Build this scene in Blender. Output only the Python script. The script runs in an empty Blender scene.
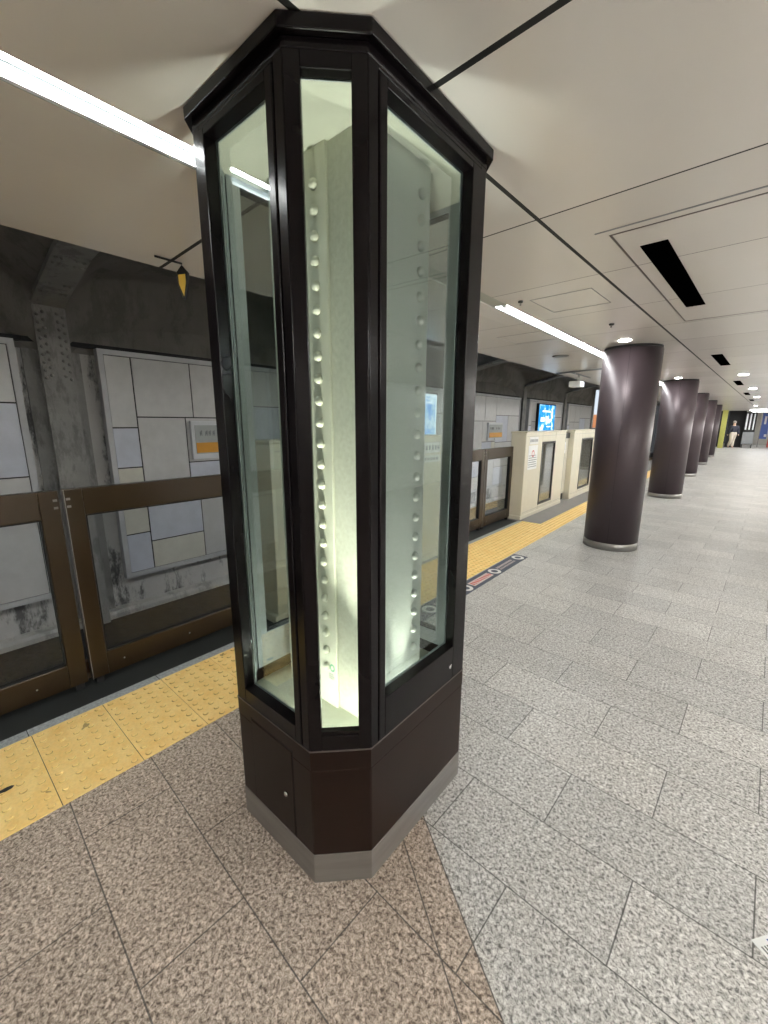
import bpy, bmesh, math, random
from mathutils import Vector, Matrix
R = random.Random(7)
C = bpy.context.scene.collection
PI = math.pi
CEIL = 2.35
TH = math.radians(2.35)          # the hall's paving and ceiling grid is turned a little against the platform edge

# ------------------------------------------------------------------ node helpers
def new_mat(name):
    m = bpy.data.materials.new(name); m.use_nodes = True
    nt = m.node_tree; nt.nodes.clear()
    out = nt.nodes.new('ShaderNodeOutputMaterial')
    return m, nt, out
class N:
    def __init__(s, nt): s.nt = nt
    def math(s, op, a, b=None, c=None):
        n = s.nt.nodes.new('ShaderNodeMath'); n.operation = op
        for i, v in enumerate((a, b, c)):
            if v is None: continue
            if isinstance(v, (int, float)): n.inputs[i].default_value = v
            else: s.nt.links.new(v, n.inputs[i])
        return n.outputs[0]
    def pos(s):
        g = s.nt.nodes.new('ShaderNodeNewGeometry'); return g.outputs['Position']
    def sep(s, v):
        n = s.nt.nodes.new('ShaderNodeSeparateXYZ'); s.nt.links.new(v, n.inputs[0]); return n.outputs
    def noise(s, vec, scale, detail=2, rough=.5, stretch=None, dist=0):
        if stretch:
            mp = s.nt.nodes.new('ShaderNodeMapping'); mp.inputs['Scale'].default_value = stretch
            s.nt.links.new(vec, mp.inputs[0]); vec = mp.outputs[0]
        n = s.nt.nodes.new('ShaderNodeTexNoise'); n.inputs['Scale'].default_value = scale
        n.inputs['Detail'].default_value = detail; n.inputs['Roughness'].default_value = rough
        n.inputs['Distortion'].default_value = dist
        s.nt.links.new(vec, n.inputs['Vector']); return n.outputs['Fac']
    def ramp(s, f, pts):
        n = s.nt.nodes.new('ShaderNodeValToRGB'); e = n.color_ramp.elements
        while len(e) < len(pts): e.new(.5)
        for i, (p, c) in enumerate(pts):
            e[i].position = p; e[i].color = (c if len(c) == 4 else (*c, 1))
        s.nt.links.new(f, n.inputs[0]); return n.outputs[0]
    def mix(s, f, a, b, mode='MIX'):
        n = s.nt.nodes.new('ShaderNodeMix'); n.data_type = 'RGBA'; n.blend_type = mode
        for k, v in ((0, f), (6, a), (7, b)):
            if isinstance(v, (int, float)): n.inputs[k].default_value = v
            elif isinstance(v, tuple): n.inputs[k].default_value = (*v[:3], 1)
            else: s.nt.links.new(v, n.inputs[k])
        return n.outputs[2]
    def white(s, v):
        n = s.nt.nodes.new('ShaderNodeTexWhiteNoise'); n.noise_dimensions = '2D'
        s.nt.links.new(v, n.inputs['Vector']); return n.outputs['Value']
    def comb(s, a, b, c=0):
        n = s.nt.nodes.new('ShaderNodeCombineXYZ')
        for i, v in enumerate((a, b, c)):
            if isinstance(v, (int, float)): n.inputs[i].default_value = v
            else: s.nt.links.new(v, n.inputs[i])
        return n.outputs[0]
    def bump(s, h, strength=.2, dist=.01):
        n = s.nt.nodes.new('ShaderNodeBump'); n.inputs['Strength'].default_value = strength
        n.inputs['Distance'].default_value = dist; s.nt.links.new(h, n.inputs['Height']); return n.outputs[0]
    def line(s, v, at, w):       # 1 where |v-at| < w/2
        return s.math('LESS_THAN', s.math('ABSOLUTE', s.math('SUBTRACT', v, at)), w / 2)
    def principled(s, out, col, rough=.5, metal=0, normal=None, spec=.5, coat=0, emis=None):
        p = s.nt.nodes.new('ShaderNodeBsdfPrincipled')
        for k, v in (('Base Color', col), ('Roughness', rough), ('Metallic', metal)):
            if isinstance(v, tuple): p.inputs[k].default_value = (*v[:3], 1)
            elif isinstance(v, (int, float)): p.inputs[k].default_value = v
            else: s.nt.links.new(v, p.inputs[k])
        p.inputs['Specular IOR Level'].default_value = spec
        p.inputs['Coat Weight'].default_value = coat; p.inputs['Coat Roughness'].default_value = .12
        if emis:
            p.inputs['Emission Color'].default_value = (*emis[0], 1); p.inputs['Emission Strength'].default_value = emis[1]
        if normal is not None: s.nt.links.new(normal, p.inputs['Normal'])
        s.nt.links.new(p.outputs[0], out.inputs['Surface']); return p

def plain(name, col, rough=.5, metal=0, spec=.5, coat=0, mottle=.06, mscale=6, bump=0, stretch=None):
    m, nt, out = new_mat(name); n = N(nt)
    tc = nt.nodes.new('ShaderNodeTexCoord').outputs['Object']
    f = n.noise(tc, mscale, 4, .6, stretch)
    a = tuple(max(0, c * (1 - mottle)) for c in col); b = tuple(min(1, c * (1 + mottle)) for c in col)
    c = n.ramp(f, [(.3, a), (.7, b)])
    nb = n.bump(n.noise(tc, mscale * 12, 3), bump, .004) if bump else None
    n.principled(out, c, rough, metal, nb, spec, coat)
    return m
def emitter(name, col, st):
    m, nt, out = new_mat(name)
    e = nt.nodes.new('ShaderNodeEmission'); e.inputs[0].default_value = (*col, 1); e.inputs[1].default_value = st
    nt.links.new(e.outputs[0], out.inputs['Surface']); return m
def glass(name, tint, refl=1.0, base=.03, rough=.0):
    m, nt, out = new_mat(name); n = N(nt)
    t = nt.nodes.new('ShaderNodeBsdfTransparent'); t.inputs[0].default_value = (*tint, 1)
    g = nt.nodes.new('ShaderNodeBsdfGlossy'); g.inputs['Roughness'].default_value = rough
    g.inputs[0].default_value = (.95, .98, 1, 1)
    lw = nt.nodes.new('ShaderNodeFresnel'); lw.inputs['IOR'].default_value = 1.5
    f = n.math('MINIMUM', n.math('ADD', n.math('MULTIPLY', lw.outputs[0], refl), base), .9)
    mx = nt.nodes.new('ShaderNodeMixShader')
    nt.links.new(f, mx.inputs[0]); nt.links.new(t.outputs[0], mx.inputs[1]); nt.links.new(g.outputs[0], mx.inputs[2])
    nt.links.new(mx.outputs[0], out.inputs['Surface']); return m

# ------------------------------------------------------------------ big procedural materials
def granite():
    m, nt, out = new_mat('granite paving'); n = N(nt)
    p = n.pos(); x, y, z = n.sep(p)
    c, s_ = math.cos(TH), math.sin(TH)
    u = n.math('SUBTRACT', n.math('MULTIPLY', x, c), n.math('MULTIPLY', y, s_))
    v = n.math('ADD', n.math('MULTIPLY', x, s_), n.math('MULTIPLY', y, c))
    rv = n.math('DIVIDE', n.math('SUBTRACT', v, 1.07), .305)
    row = n.math('FLOOR', rv); fv = n.math('SUBTRACT', rv, row)
    par = n.math('ABSOLUTE', n.math('MODULO', row, 2.0))
    ru = n.math('ADD', n.math('DIVIDE', n.math('ADD', u, .128), .606), n.math('MULTIPLY', par, .5))
    cu = n.math('FLOOR', ru); fu = n.math('SUBTRACT', ru, cu)
    ev = n.math('MULTIPLY', n.math('MINIMUM', fv, n.math('SUBTRACT', 1.0, fv)), .305)
    eu = n.math('MULTIPLY', n.math('MINIMUM', fu, n.math('SUBTRACT', 1.0, fu)), .606)
    joint = n.math('LESS_THAN', n.math('MINIMUM', ev, eu), .0021)
    # straight edge between the brown and the grey stone, cut across the slabs
    sd = n.math('ADD', n.math('MULTIPLY', n.math('ADD', x, .73), .567), n.math('MULTIPLY', n.math('SUBTRACT', y, 1.105), .823))
    grey = n.math('GREATER_THAN', sd, 0.0)
    cut = n.math('LESS_THAN', n.math('MINIMUM', n.math('ABSOLUTE', sd), n.math('ABSOLUTE', n.math('ADD', sd, .105))), .0022)
    cut = n.math('MULTIPLY', cut, n.math('GREATER_THAN', x, -1.3))
    joint = n.math('MAXIMUM', joint, cut)
    tint = n.white(n.comb(cu, row))
    sp1 = n.noise(p, 95, 3, .62, dist=.6); sp2 = n.noise(p, 34, 2, .5); sp3 = n.noise(p, 210, 2, .5)
    gcol = n.ramp(sp1, [(.34, (.15, .147, .142)), (.44, (.42, .415, .40)), (.54, (.62, .615, .60)), (.65, (.84, .84, .825))])
    bcol = n.ramp(sp1, [(.34, (.11, .08, .062)), (.44, (.33, .265, .215)), (.54, (.52, .435, .365)), (.65, (.76, .66, .575))])
    col = n.mix(grey, bcol, gcol)
    dark = n.ramp(sp3, [(.34, (.45, .44, .43)), (.44, (1, 1, 1))])
    col = n.mix(.8, col, dark, 'MULTIPLY')
    col = n.mix(.35, col, n.ramp(sp2, [(.35, (.72, .70, .68)), (.62, (1.1, 1.1, 1.1))]), 'MULTIPLY')
    col = n.mix(1.0, col, n.ramp(tint, [(0, (.88, .88, .88)), (1, (1.06, 1.05, 1.04))]), 'MULTIPLY')
    wear = n.noise(p, 1.7, 4, .6)
    col = n.mix(.6, col, n.ramp(wear, [(.35, (.84, .83, .82)), (.6, (1.03, 1.03, 1.03))]), 'MULTIPLY')
    col = n.mix(n.math('MULTIPLY', joint, .8), col, (.045, .042, .04))
    n.principled(out, col, n.ramp(sp1, [(.3, (.42,) * 3), (.7, (.33,) * 3)]), 0, n.bump(n.math('SUBTRACT', sp1, joint), .12, .002), .42)
    return m
def ceiling_mat():
    m, nt, out = new_mat('metal ceiling panels'); n = N(nt)
    p = n.pos(); x, y, z = n.sep(p)
    c, s_ = math.cos(TH), math.sin(TH)
    u = n.math('SUBTRACT', n.math('MULTIPLY', x, c), n.math('MULTIPLY', y, s_))
    v = n.math('ADD', n.math('MULTIPLY', x, s_), n.math('MULTIPLY', y, c))
    l1 = n.line(u, -.87, .018); l2 = n.line(v, 1.022, .020); l3 = n.line(v, 1.90, .009)
    rv = n.math('DIVIDE', n.math('SUBTRACT', v, 1.022), .88); fr = n.math('SUBTRACT', rv, n.math('FLOOR', rv))
    e = n.math('MULTIPLY', n.math('MINIMUM', fr, n.math('SUBTRACT', 1.0, fr)), .88)
    l4 = n.math('MULTIPLY', n.math('LESS_THAN', e, .0024), n.math('GREATER_THAN', v, .9))
    ln = n.math('MAXIMUM', n.math('MAXIMUM', l1, l2), n.math('MAXIMUM', l3, l4))
    row = n.math('FLOOR', rv); tint = n.white(n.comb(n.math('FLOOR', n.math('ADD', u, .87)), row))
    col = n.mix(1.0, (.80, .772, .735), n.ramp(tint, [(0, (.965, .96, .955)), (1, (1.03, 1.03, 1.03))]), 'MULTIPLY')
    col = n.mix(ln, col, (.008, .008, .008))
    wav = n.noise(p, 1.3, 2)
    n.principled(out, col, n.math('ADD', n.math('MULTIPLY', ln, .5), .21), 0,
                 n.bump(wav, .12, .03), .5)
    return m
def concrete_mat(name, col, stain=.5, scale=1.2, rough=.8):
    m, nt, out = new_mat(name); n = N(nt)
    p = n.pos()
    a = n.noise(p, scale, 6, .65); b = n.noise(p, scale * 2.2, 8, .72, (1, 1, .35)); g = n.noise(p, 40, 4, .7)
    c0 = n.ramp(a, [(.3, tuple(v * .8 for v in col)), (.7, tuple(v * 1.12 for v in col))])
    c1 = n.mix(stain, c0, n.ramp(b, [(.42, (.10, .10, .11)), (.50, (1, 1, 1))]), 'MULTIPLY')
    n.principled(out, c1, rough, 0, n.bump(g, .25, .01), .3)
    return m

M = {}
M['granite'] = granite()
M['ceiling'] = ceiling_mat()
M['tunnel'] = concrete_mat('tunnel concrete', (.60, .59, .57), .85)
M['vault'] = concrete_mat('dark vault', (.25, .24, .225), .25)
M['rib'] = concrete_mat('grey painted steel rib', (.33, .325, .31), .35, 2.0, .6)
M['ledge'] = concrete_mat('pale concrete ledge', (.62, .61, .58), .35)
M['ballast'] = concrete_mat('track bed', (.055, .055, .06), .3, 6)
M['bronze'] = plain('dark bronze paint', (.0055, .0042, .0048), .20, .0, .16, .0, .1, 3)
M['bronze2'] = plain('brown black lower panel', (.0125, .0062, .0042), .34, .0, .17, .0, .12, 3)
M['seam'] = plain('black seam', (.003, .003, .003), .8)
M['edge'] = plain('worn edge', (.14, .12, .11), .35, .5)
M['steel'] = plain('brushed steel', (.27, .26, .25), .34, .7, mottle=.12, mscale=3, stretch=(1, 1, 8))
M['chrome'] = plain('chrome', (.7, .7, .7), .15, 1)
M['column'] = plain('purple brown column cladding', (.060, .045, .051), .42, .3, .45, .0, .05, 2, stretch=(1, 1, .3))
M['cream'] = plain('cream old paint', (.66, .66, .54), .5, mottle=.07, mscale=9, bump=.15)
M['creamtex'] = plain('rough cream paint', (.64, .645, .53), .5, mottle=.10, mscale=60, bump=.9)
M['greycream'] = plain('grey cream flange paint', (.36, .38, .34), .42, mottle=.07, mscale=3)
M['caseceil'] = plain('case lining', (.62, .63, .52), .6)
M['glass'] = glass('case glass', (.80, .835, .825), .28, .0)
M['fglass'] = glass('fence glass', (.95, .96, .97), .38, .0)
M['fence'] = plain('bronze fence paint', (.030, .018, .0075), .28, .2, .4, .0, .1, 4)
M['platform_side'] = concrete_mat('platform side', (.2, .19, .18), .4)
M['rubber'] = plain('dark rubber strip', (.014, .016, .015), .6)
M['gatezone'] = plain('grey gate strip', (.21, .2, .2), .55)
M['strip'] = plain('blue grey granite strip', (.34, .36, .37), .5, mottle=.35, mscale=70)
M['psd'] = plain('ivory gate enamel', (.70, .66, .53), .35, 0, .5, .2, .03)
M['psdgrey'] = plain('ivory gate door leaf', (.60, .57, .47), .4)
M['darkframe'] = plain('dark gate window frame', (.03, .032, .03), .35)
M['paper'] = plain('white paper', (.82, .83, .82), .6)
M['red'] = plain('red print', (.6, .08, .07), .5)
M['blue'] = plain('blue print', (.06, .12, .42), .5)
M['green'] = plain('green print', (.10, .38, .22), .5)
M['greyink'] = plain('grey print', (.22, .23, .24), .5)
M['navy'] = plain('navy floor tape', (.055, .065, .10), .5, mottle=.2, mscale=30)
M['whitetape'] = plain('white tape', (.74, .74, .72), .5)
M['pinktape'] = plain('pale tape', (.66, .55, .52), .5)
M['blacktape'] = plain('black paint', (.01, .01, .01), .4)
M['yellowpaint'] = plain('yellow enamel', (.72, .47, .06), .4)
M['greentinted'] = plain('pale yellow wall', (.42, .41, .10), .5)
M['orange'] = plain('orange sign band', (.72, .33, .02), .4)
M['signwhite'] = plain('sign white', (.72, .74, .76), .4)
M['signgrey'] = plain('sign grey', (.42, .45, .44), .3)
M['slab_a'] = plain('grey cladding tile', (.62, .62, .61), .3, coat=.2)
M['slab_b'] = plain('bluish cladding tile', (.63, .66, .74), .3, coat=.2)
M['slab_c'] = plain('warm cladding tile', (.69, .68, .60), .3, coat=.2)
M['slabframe'] = plain('pale cladding frame', (.55, .56, .57), .4)
M['dark'] = plain('dark recess', (.012, .012, .013), .7)
M['rust'] = plain('rusty rail', (.17, .10, .06), .6, .3, mottle=.3, mscale=20)
M['wood'] = plain('brown board', (.20, .125, .075), .7, mottle=.3, mscale=8)
M['white'] = plain('white enamel', (.85, .87, .88), .35)
M['void'] = plain('black void', (.0008, .0008, .0008), 1, 0, 0)
M['reflector'] = plain('lamp reflector', (.10, .11, .115), .4)
M['skin'] = plain('skin', (.55, .36, .27), .5)
M['hair'] = plain('grey hair', (.25, .22, .2), .6)
M['jacket'] = plain('dark jacket', (.02, .022, .035), .8)
M['trouser'] = plain('beige trousers', (.55, .5, .42), .8)
M['wallpale'] = plain('pale wall', (.55, .56, .5), .5)
M['wallgrey'] = plain('pale hall wall tiles', (.74, .73, .70), .3)
M['tube'] = emitter('fluorescent tube', (1.0, .995, .97), 40)
M['trough'] = emitter('trough tube', (.97, 1.0, .98), 46)
M['farlamp'] = emitter('far lamp', (1, 1, 1), 9)
M['casebulb2'] = emitter('case side uplight', (1.0, 1.0, .92), 22)
M['lining'] = plain('grey case lining', (.42, .46, .47), .45)
M['disc'] = emitter('downlight disc', (1, .97, .95), 70)
M['casebulb'] = emitter('case uplight', (1.0, .99, .84), 120)

def yellow_mat():
    m, nt, out = new_mat('yellow tactile tile'); n = N(nt)
    p = n.pos(); x, y, z = n.sep(p)
    dirt = n.noise(p, 9, 5, .7); sp = n.noise(p, 90, 2)
    ring = n.math('MULTIPLY', n.math('GREATER_THAN', z, .0062), n.math('LESS_THAN', z, .0085))
    c = n.ramp(dirt, [(.3, (.92, .60, .20)), (.6, (.98, .72, .29))])
    c = n.mix(.25, c, n.ramp(sp, [(.3, (.7, .7, .7)), (.6, (1.08, 1.08, 1.08))]), 'MULTIPLY')
    grime = n.math('MULTIPLY', n.math('LESS_THAN', n.noise(p, 14, 2), .27), .75)
    c = n.mix(grime, c, (.22, .14, .04))
    n.principled(out, c, .5, 0, n.bump(sp, .1, .002), .4)
    return m
M['yellow'] = yellow_mat()
M['yellowrim'] = plain('worn yellow rim', (.60, .40, .13), .6, mottle=.3, mscale=30)

# ------------------------------------------------------------------ mesh helpers
def bm_new(): return bmesh.new()
def box(bm, x0, x1, y0, y1, z0, z1, mi=0, rot=None):
    vs = [bm.verts.new(v) for v in ((x0, y0, z0), (x1, y0, z0), (x1, y1, z0), (x0, y1, z0), (x0, y0, z1), (x1, y0, z1), (x1, y1, z1), (x0, y1, z1))]
    if rot is not None:
        for v in vs: v.co = rot @ v.co
    for f in ((0, 3, 2, 1), (4, 5, 6, 7), (0, 1, 5, 4), (1, 2, 6, 5), (2, 3, 7, 6), (3, 0, 4, 7)):
        fc = bm.faces.new([vs[i] for i in f]); fc.material_index = mi
    return vs
def quad(bm, pts, mi=0):
    f = bm.faces.new([bm.verts.new(p) for p in pts]); f.material_index = mi; return f
def prism(bm, pts, z0, z1, mi=0):
    a = [bm.verts.new((x, y, z0)) for x, y in pts]; b = [bm.verts.new((x, y, z1)) for x, y in pts]; k = len(pts)
    for i in range(k):
        bm.faces.new((a[i], a[(i + 1) % k], b[(i + 1) % k], b[i])).material_index = mi
    bm.faces.new(a[::-1]).material_index = mi; bm.faces.new(b).material_index = mi
def lathe(bm, prof, c=(0, 0, 0), seg=32, axis='Z', mi=0, smooth=True):
    rings = []
    for r, h in prof:
        ring = []
        for i in range(seg):
            a = 2 * PI * i / seg; p = (r * math.cos(a), r * math.sin(a), h)
            if axis == 'X': p = (p[2], p[0], p[1])
            if axis == 'Y': p = (p[0], p[2], p[1])
            ring.append(bm.verts.new((c[0] + p[0], c[1] + p[1], c[2] + p[2])))
        rings.append(ring)
    for a, b in zip(rings, rings[1:]):
        for i in range(seg):
            f = bm.faces.new((a[i], a[(i + 1) % seg], b[(i + 1) % seg], b[i])); f.material_index = mi; f.smooth = smooth
    for rg in (rings[0][::-1], rings[-1]):
        f = bm.faces.new(rg); f.material_index = mi
def tube(bm, p, q, r, seg=10, mi=0):
    p, q = Vector(p), Vector(q); d = (q - p).normalized()
    u = d.orthogonal().normalized(); w = d.cross(u)
    a = [bm.verts.new(p + r * (math.cos(t) * u + math.sin(t) * w)) for t in [2 * PI * i / seg for i in range(seg)]]
    b = [bm.verts.new(q + r * (math.cos(t) * u + math.sin(t) * w)) for t in [2 * PI * i / seg for i in range(seg)]]
    for i in range(seg):
        f = bm.faces.new((a[i], a[(i + 1) % seg], b[(i + 1) % seg], b[i])); f.material_index = mi; f.smooth = True
    bm.faces.new(a[::-1]).material_index = mi; bm.faces.new(b).material_index = mi
def obj(name, bm, mats, parent=None, bevel=0, loc=None):
    me = bpy.data.meshes.new(name)
    bmesh.ops.recalc_face_normals(bm, faces=bm.faces)
    bm.to_mesh(me); bm.free()
    for m in (mats if isinstance(mats, (list, tuple)) else [mats]): me.materials.append(M[m])
    o = bpy.data.objects.new(name, me); C.objects.link(o)
    if loc: o.location = loc
    if parent is not None:
        o.parent = parent
        o.matrix_parent_inverse = Matrix.Identity(4)
    if bevel:
        b = o.modifiers.new('bevel', 'BEVEL'); b.width = bevel; b.segments = 2; b.limit_method = 'ANGLE'; b.angle_limit = math.radians(40)
    return o
def localise(o, root):      # meshes are written in world coordinates; bring them under their thing's base
    off = root.location if root.parent is None else root.location + root.parent.location
    o.data.transform(Matrix.Translation(-Vector(off)))
def part(name, bm, mats, root, bevel=0):
    o = obj(name, bm, mats, root, bevel)
    w = Vector((0, 0, 0)); r = root
    while r is not None: w += r.location; r = r.parent
    o.data.transform(Matrix.Translation(-w)); return o
def thing(name, label, cat, loc=(0, 0, 0), group=None):
    o = bpy.data.objects.new(name, None); C.objects.link(o); o.location = loc; o.empty_display_size = .1
    o['label'] = label; o['category'] = cat
    if group: o['group'] = group
    return o
def tag(o, label, cat, group=None, kind=None):
    o['label'] = label; o['category'] = cat
    if group: o['group'] = group
    if kind: o['kind'] = kind
    return o
def struct(name, bm, mats, label=None, cat=None):
    o = obj(name, bm, mats); o['kind'] = 'structure'
    if label: o['label'] = label; o['category'] = cat or name.split('_')[0]
    return o
def dup(root, delta, label=None, group=None):
    r = root.copy(); C.objects.link(r); r.location = Vector(root.location) + Vector(delta)
    if label: r['label'] = label
    if group: r['group'] = group
    for ch in list(root.children):
        c = ch.copy(); C.objects.link(c); c.parent = r
        for g in list(ch.children):
            d = g.copy(); C.objects.link(d); d.parent = c
    return r

YMIN, YMAX = -6.0, 36.6
XE = -2.60      # ceiling edge and platform edge side
XR = 4.3
# ------------------------------------------------------------------ SETTING
# floor slab
bm = bm_new(); box(bm, -1.862, XR, YMIN, YMAX + 6, -.12, 0.0)
struct('floor', bm, 'granite', 'speckled granite platform paving, brown at the front and grey beyond', 'floor')
# grey granite strip and dark strip along the edge, and platform body
bm = bm_new(); box(bm, -2.502, -2.437, YMIN, 6.19, -.12, .001)
for k in range(-10, 11):
    box(bm, -2.503, -2.436, k * .605 + .2, k * .605 + .203, -.05, .0016, 1)
struct('trim_1', bm, ['strip', 'seam'], 'narrow speckled blue grey stone strip beside the yellow paving', 'trim')
bm = bm_new(); box(bm, -2.78, -2.502, YMIN, 6.19, -.12, -.004)
struct('trim_2', bm, 'rubber', 'dark rubber strip under the bronze fence', 'trim')
bm = bm_new(); box(bm, -2.78, -2.157, 6.19, YMAX, -.12, -.001)
struct('trim_3', bm, 'gatezone', 'grey strip in front of the far ivory platform gates', 'trim')
bm = bm_new(); box(bm, -2.72, -1.9, YMIN, YMAX, -1.25, -.121)
struct('wall_platform', bm, 'platform_side', 'concrete side of the platform above the track', 'wall')
# track floor
bm = bm_new(); box(bm, -6.3, -2.72, YMIN - 4, YMAX + 8, -1.4, -1.08)
struct('floor_track', bm, 'ballast', 'dark track bed below the platform', 'floor')
# ceiling with lamp trough slot
bm = bm_new()
box(bm, XE, -1.562, YMIN, YMAX, CEIL, CEIL + .05)
box(bm, -1.447, XR, YMIN, YMAX, CEIL, CEIL + .05); box(bm, -1.57, -1.44, YMIN, YMAX, CEIL + .0455, CEIL + .06)
struct('ceiling', bm, 'ceiling', 'warm grey metal panel ceiling with dark joints', 'ceiling')
bm = bm_new(); box(bm, XE - .02, XE, YMIN, YMAX, CEIL + .001, CEIL + .68)
struct('trim_4', bm, 'ceiling', 'thin lip along the ceiling edge above the track', 'trim')
bm = bm_new(); box(bm, XR, XR + .15, YMIN, YMAX, 0, CEIL)
struct('wall_right', bm, 'wallgrey', 'grey wall on the hall side', 'wall')
bm = bm_new(); box(bm, -2.6, XR, YMIN - .15, YMIN, 0, CEIL)
struct('wall_back', bm, 'wallgrey', 'grey wall behind', 'wall')
# opposite tunnel wall with stepped foot
bm = bm_new()
box(bm, -6.5, -6.2, YMIN - 4, YMAX + 8, -1.4, 2.3); box(bm, -6.5, -6.2, YMIN - 4, YMAX + 8, 2.3, 3.3, 1); box(bm, -6.2, -6.12, YMIN - 4, YMAX + 8, 2.37, 2.42, 2)  # arch shade put into the colour: upper wall takes the dark vault tone
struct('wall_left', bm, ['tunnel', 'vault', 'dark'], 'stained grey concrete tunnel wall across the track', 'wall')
bm = bm_new()
prof = [(-6.2, -1.08), (-6.06, -1.08), (-6.06, -1.02), (-6.09, -.985), (-6.2, -.97)]
a = [bm.verts.new((x, YMIN - 4, z)) for x, z in prof]; b = [bm.verts.new((x, YMAX + 8, z)) for x, z in prof]
for i in range(len(prof)): bm.faces.new((a[i], a[(i + 1) % 5], b[(i + 1) % 5], b[i]))
bm.faces.new(a); bm.faces.new(b)
struct('trim_5', bm, 'ledge', 'pale concrete ledge at the foot of the tunnel wall', 'trim')
# vaults between ribs
RIBS = [-3.11 + 4.45 * k for k in range(0, 10)]
RW = .30
bm = bm_new()
def spring(x):
    for (xa, za), (xb, zb_) in zip(((-6.2, 2.25), (-6.03, 2.5), (-6.0, 2.83), (-5.86, 2.90), (-4.9, 3.07)), ((-6.03, 2.5), (-6.0, 2.83), (-5.86, 2.90), (-4.9, 3.07), (-2.0, 3.085))):
        if x <= xb: return za + (zb_ - za) * (x - xa) / (xb - xa)
    return 3.08
ys = []
for k in range(-1, len(RIBS)):
    y0 = (RIBS[k] if k >= 0 else RIBS[0] - 4.45) + RW / 2; y1 = y0 + 4.45 - RW
    for i in range(15):
        t = i / 14; yy = y0 + (y1 - y0) * t; ys.append((yy, math.sqrt(max(0, 1 - (2 * t - 1) ** 2)) ** .8))
xs = [-6.2, -6.1, -6.03, -6.0, -5.93, -5.86, -5.7, -5.4, -5.1, -4.9, -4.0, -2.62]
grid = [[bm.verts.new((x, yy, spring(x) + .50 * a_ * (1 - .55 * min(1, (x + 6.2) / 1.3)))) for x in xs] for yy, a_ in ys]
for r0, r1 in zip(grid, grid[1:]):
    for i in range(len(xs) - 1):
        f = bm.faces.new((r0[i], r0[i + 1], r1[i + 1], r1[i])); f.smooth = True
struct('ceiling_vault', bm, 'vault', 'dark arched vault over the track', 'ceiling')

# steel ribs
def rivet_bm(r, axis, c):
    b_ = bm_new()
    s = -1 if axis[0] == '-' else 1; ax = axis[-1]
    prof = [(r, 0), (r * .98, s * r * .35), (r * .80, s * r * .72), (r * .45, s * r * .96), (r * .05, s * r * 1.02)]
    lathe(b_, prof, c, 10, ax); return b_
def make_rib(y, label, rivets):
    t = thing('steel_rib', label, 'steel rib', (-6.2, y, -1.08), 'riveted steel ribs along the tunnel wall')
    b_ = bm_new()
    box(b_, -6.02, -6.0, y - RW / 2, y + RW / 2, -1.08, 2.78)
    box(b_, -6.2, -6.02, y - .02, y + .02, -1.08, 2.78)
    box(b_, -6.2, -6.17, y - RW / 2 - .12, y + RW / 2 + .12, -1.08, 2.3)
    part('upright', b_, 'rib', t)
    b_ = bm_new()
    P = [(-6.0, 2.74), (-5.86, 2.80), (-4.9, 3.00), (-4.6, 3.02), (-2.62, 3.02)]
    for (xa, za), (xb, zb) in zip(P, P[1:]):
        va = [b_.verts.new(c) for c in ((xa, y - RW / 2, za), (xa, y + RW / 2, za), (xb, y + RW / 2, zb), (xb, y - RW / 2, zb),
                                       (xa, y - RW / 2, za + .05), (xa, y + RW / 2, za + .05), (xb, y + RW / 2, zb + .05), (xb, y - RW / 2, zb + .05))]
        for f in ((0, 1, 2, 3), (4, 7, 6, 5), (0, 3, 7, 4), (1, 5, 6, 2), (0, 4, 5, 1), (3, 2, 6, 7)): b_.faces.new([va[i] for i in f])
        vb = [b_.verts.new(c) for c in ((xa, y - .02, za + .05), (xb, y - .02, zb + .05), (xb, y - .02, zb + .5), (xa, y - .02, za + .5))]
        b_.faces.new(vb)
    part('haunch', b_, 'rib', t)
    b_ = bm_new(); box(b_, -6.0, -5.985, y - RW / 2 - .01, y + RW / 2 + .01, 2.755, 2.775)
    box(b_, -6.0, -5.992, y - RW / 2 + .012, y + RW / 2 - .012, 1.93, 2.755)
    part('splice_plate', b_, 'rib', t)
    if rivets:
        r0 = None
        for col, off in ((-.115, 0), (-.065, .04), (.065, .04), (.115, 0)):
            for k in range(9):
                c = (-5.991, y + col, 1.98 + off * .8 + k * .083)
                if r0 is None:
                    r0 = part('rivet', rivet_bm(.019, 'X', c), 'rib', t); base = Vector(c)
                else:
                    q = r0.copy(); C.objects.link(q); q.parent = t; q.location = Vector(c) - base
        for k in range(4):
            for col in (-.11, -.06, .06, .11):
                xx = -5.72 + .2 * k if k < 2 else -5.1 + .1 * (k - 2)
                zz = 2.80 + (xx + 5.86) / .96 * .2 + .0
                q = r0.copy(); C.objects.link(q); q.parent = t
                q.rotation_euler = (0, PI / 2 - .0, 0)
                bl = base - Vector(t.location)
                pw = Vector((xx, y + col, zz)) - Vector(t.location)
                q.location = pw - (Matrix.Rotation(PI / 2, 3, 'Y') @ bl)
    return t
WHERE = {0: 'steel rib on the tunnel wall left of the picture edge', 1: 'nearest steel rib with rows of rivets, left of the tiled panel with the station sign',
         2: 'steel rib behind the glass display case', 3: 'steel rib left of the second station sign panel',
         4: 'curved steel rib between second station sign and blue screen', 5: 'steel rib right of the blue screen'}
for k, y in enumerate(RIBS):
    make_rib(y, WHERE.get(k, 'dark steel rib far along the tunnel, hidden among the columns' ), k == 1)

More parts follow.
